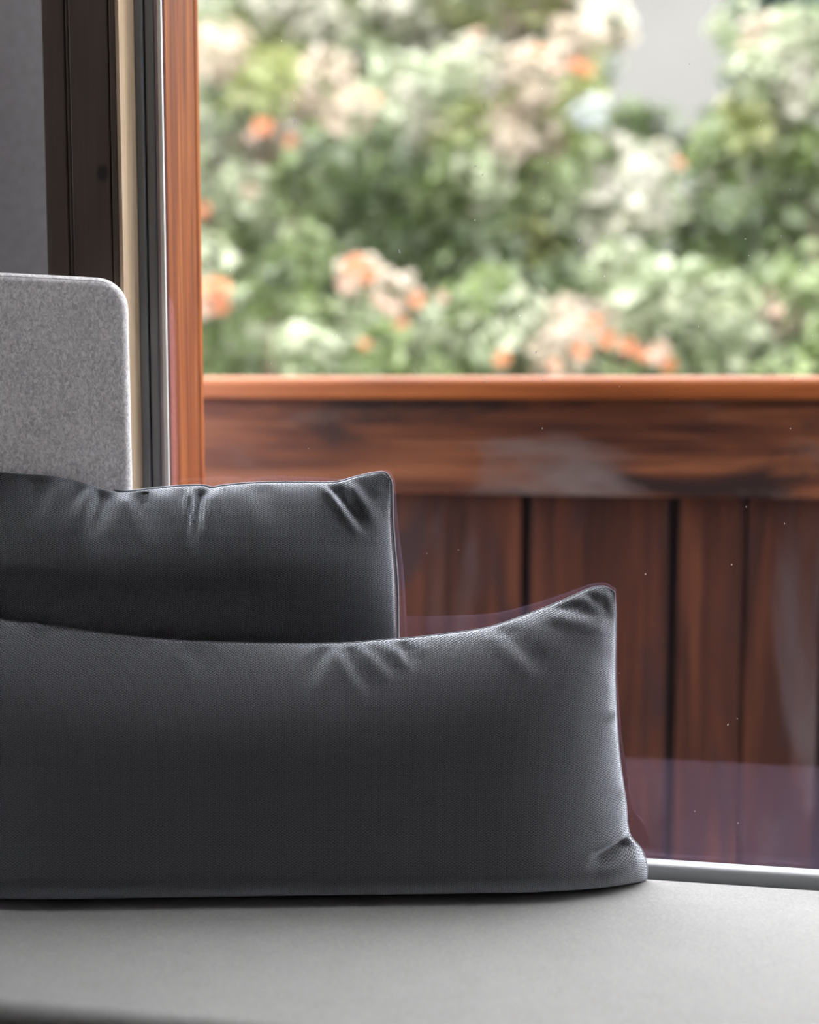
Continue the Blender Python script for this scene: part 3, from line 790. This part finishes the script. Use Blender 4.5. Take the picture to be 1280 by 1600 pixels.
# clump colours (linear), two tones each; 'd' partly painted shade, 'w' partly painted haze
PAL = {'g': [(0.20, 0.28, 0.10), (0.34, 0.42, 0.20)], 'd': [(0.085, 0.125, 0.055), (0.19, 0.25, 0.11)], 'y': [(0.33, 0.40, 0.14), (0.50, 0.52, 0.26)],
       'p': [(0.34, 0.42, 0.25), (0.60, 0.64, 0.48)], 'b': [(0.52, 0.44, 0.34), (0.68, 0.58, 0.48)], 'w': [(0.62, 0.62, 0.52), (0.74, 0.72, 0.64)],
       'u': [(0.52, 0.58, 0.64), (0.62, 0.67, 0.71)], 'c': [(0.05, 0.10, 0.08), (0.10, 0.17, 0.14)]}
NAMES = {'rose_left': ('rose_bush', 'flowering bush at the left foot of the view with large orange blooms', 'bush'),
         'rose_mid': ('rose_bush', 'pale green bush just above the handrail in the middle, small orange blooms', 'bush'),
         'rose_right': ('rose_bush', 'pale bush above the handrail at the right with a row of orange blooms', 'bush'),
         'tree_left': ('flowering_shrub', 'tall green shrub beside the orange window post with small orange flowers', 'shrub'),
         'tree_mid': ('flowering_shrub', 'tall dark hearted shrub in the middle of the window view', 'shrub'),
         'tree_back': ('garden_tree', 'pale yellow green tree at the top of the window, behind the shrubs', 'tree'),
         'tree_right': ('leafy_shrub', 'grey green leafy shrub at the right edge of the window', 'shrub'),
         'conifer': ('conifer_tree', 'dark bluish conifer in the top right corner of the window', 'tree')}

def leaves(clumps, size, dens):
    V, F, C = [], [], []
    base = 0
    for (s, t, z, r, pal) in clumps:
        n = int(dens * r * r / (size * size))
        d = RNG.normal(size=(n, 3)); d /= np.linalg.norm(d, axis=1)[:, None]
        rad = r * RNG.uniform(0.25, 1.0, n) ** 0.5
        c = np.array([s, t, z]) + d * rad[:, None] * np.array([1.0, 0.8, 0.95])
        nr = d * 0.7 + RNG.normal(size=(n, 3)) * 0.55 + np.array([0, -0.15, 0.55])
        nr /= np.linalg.norm(nr, axis=1)[:, None]
        ax = np.cross(nr, RNG.normal(size=(n, 3))); ax /= np.linalg.norm(ax, axis=1)[:, None]
        ay = np.cross(nr, ax)
        L = size * RNG.uniform(0.7, 1.35, n)[:, None]
        W = L * RNG.uniform(0.28, 0.40, n)[:, None]
        k = 0.18 * L * nr
        P = np.stack([c - ax * L * .5, c - ax * L * .1 + ay * W + k, c + ax * L * .5, c - ax * L * .1 - ay * W + k], 1)
        V.append(P.reshape(-1, 3))
        idx = base + 4 * np.arange(n)[:, None]
        F.append(np.concatenate([idx + np.array([[0, 2, 1]]), idx + np.array([[0, 3, 2]])], 0))
        a, b = (np.array(q) for q in PAL[pal])
        m = RNG.uniform(0, 1, n)[:, None]
        col = np.array([0.47, 0.465, 0.44]) * (a + (b - a) * m) * RNG.uniform(0.8, 1.15, n)[:, None]
        C.append(np.repeat(col, 4, 0))
        base += 4 * n
    return np.vstack(V), np.vstack(F), np.clip(np.vstack(C), 0, 1)

def foliage(root, clumps, size, dens):
    v, f, c = leaves(clumps, size, dens)
    o = mesh_obj('foliage', v, f.tolist(), M['leaf'], root, False, kind='stuff')
    ca = o.data.color_attributes.new('leaf_colour', 'FLOAT_COLOR', 'POINT')
    ca.data.foreach_set('color', np.c_[c, np.ones(len(c))].astype(np.float32).ravel())
    return o

def bloom_mesh(mat):
    """open double rose: two rings of cupped petals round a bud"""
    vs, fs = [], []
    for ring, (n, r0, r1, lift, tw) in enumerate(((6, 0.15, 1.0, 0.30, 0.0), (5, 0.1, 0.62, 0.62, 0.5))):
        for i in range(n):
            a = 2 * PI * (i + tw) / n
            da = PI / n * 1.25
            b = len(vs)
            for (rr, aa, zz) in ((r0, a, 0.0), (r1 * .75, a - da, lift * .7), (r1, a, lift), (r1 * .75, a + da, lift * .7), (r1 * .6, a, lift * .35)):
                vs.append((rr * math.cos(aa), rr * math.sin(aa), zz))
            fs += [(b, b + 1, b + 4), (b + 1, b + 2, b + 4), (b + 2, b + 3, b + 4), (b + 3, b, b + 4)]
    me = bpy.data.meshes.new('flower')
    me.from_pydata(vs, [], fs)
    me.materials.append(mat)
    return me
BLOOM, BLOOM_PALE = bloom_mesh(M['petal']), bloom_mesh(M['petal_pale'])

# the same shrubs go on a little way past the edges of the view
for key, sgn, edge, t, ztop in (('tree_left', -1, -2.75, 6.2, 3.0), ('rose_left', -1, -1.95, 4.4, 1.6), ('tree_right', 1, 1.55, 6.1, 2.9), ('rose_right', 1, 1.05, 4.6, 1.5)):
    for i in range(4):
        z = ztop
        while z > 1.0:
            SHRUBS[key].append((edge + sgn * 0.33 * i + RNG.uniform(-.08, .08), t + RNG.uniform(-.3, .3), z - 0.12 * i, 0.26, 'gpgd'[RNG.integers(0, 4)]))
            z -= 0.36
ground_z = -0.35
SIZE = {'rose_left': 0.105, 'rose_mid': 0.105, 'rose_right': 0.105, 'tree_left': 0.14, 'tree_mid': 0.15, 'tree_back': 0.20, 'tree_right': 0.14, 'conifer': 0.14}
for key, clumps in SHRUBS.items():
    nm, lab, cat = NAMES[key]
    root = empty(nm, label=lab, category=cat)
    cl = list(clumps)
    ss = [c[0] for c in cl]; tt = [c[1] for c in cl]
    sm, tm = sum(ss) / len(ss), sum(tt) / len(tt)
    zlow = min(c[2] for c in cl)
    # the hidden lower growth down to the lawn
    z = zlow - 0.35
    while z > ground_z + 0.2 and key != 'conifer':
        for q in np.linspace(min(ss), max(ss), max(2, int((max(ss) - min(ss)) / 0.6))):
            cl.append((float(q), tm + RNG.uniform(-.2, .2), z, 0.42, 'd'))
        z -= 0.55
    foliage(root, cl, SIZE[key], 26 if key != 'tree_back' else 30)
    # stems from the ground into the crown
    bm = bmesh.new()
    for i in range(4):
        c = clumps[(i * 5) % len(clumps)]
        a = Vector((sm + RNG.uniform(-.15, .15), tm + RNG.uniform(-.1, .1), ground_z))
        b = Vector((c[0], c[1], c[2]))
        m = a.lerp(b, 0.5) + Vector((RNG.uniform(-.1, .1), 0, 0.1))
        ring0 = None
        for p, r in ((a, 0.045), (m, 0.03), (b, 0.010)):
            ring = [bm.verts.new(p + Vector((r * math.cos(j * PI / 3), r * math.sin(j * PI / 3), 0))) for j in range(6)]
            if ring0:
                for j in range(6):
                    bm.faces.new((ring0[j], ring0[(j + 1) % 6], ring[(j + 1) % 6], ring[j]))
            ring0 = ring
    bm_obj('stem', bm, M['bark'], root, True)
    for i, (s, t, z, r) in enumerate(FLOWERS.get(key, [])):
        f = bpy.data.objects.new('flower', BLOOM_PALE if i % 3 == 1 else BLOOM)
        finish(f, root)
        f.location = (s, t, z)
        f.scale = (r * .75, r * .75, r * .75)
        f.rotation_euler = (PI / 2 - 0.5 + RNG.uniform(-.4, .4), RNG.uniform(-.4, .4), RNG.uniform(-.5, .5))

# lawn, and an added slope standing in for pale sky between the trees
box('ground', -30, 30, 1.10, 24, -0.6, ground_z, M['grass'], kind='structure')
NX, NY = 40, 24
vs, fs = [], []
for i in range(NX + 1):
    for j in range(NY + 1):
        s = -45 + 90 * i / NX
        q = j / NY
        t = 24 + 60 * q
        vs.append((s, t, -0.6 + 30 * q ** 1.1 + 1.2 * math.sin(s * .35 + q * 5) * q + 0.8 * math.sin(s * .9 - q * 11) * q))
for i in range(NX):
    for j in range(NY):
        a = i * (NY + 1) + j
        fs.append((a, a + NY + 1, a + NY + 2, a + 1))
mesh_obj('sky_gap_slope', vs, fs, M['sky_slope'], None, True, kind='structure')
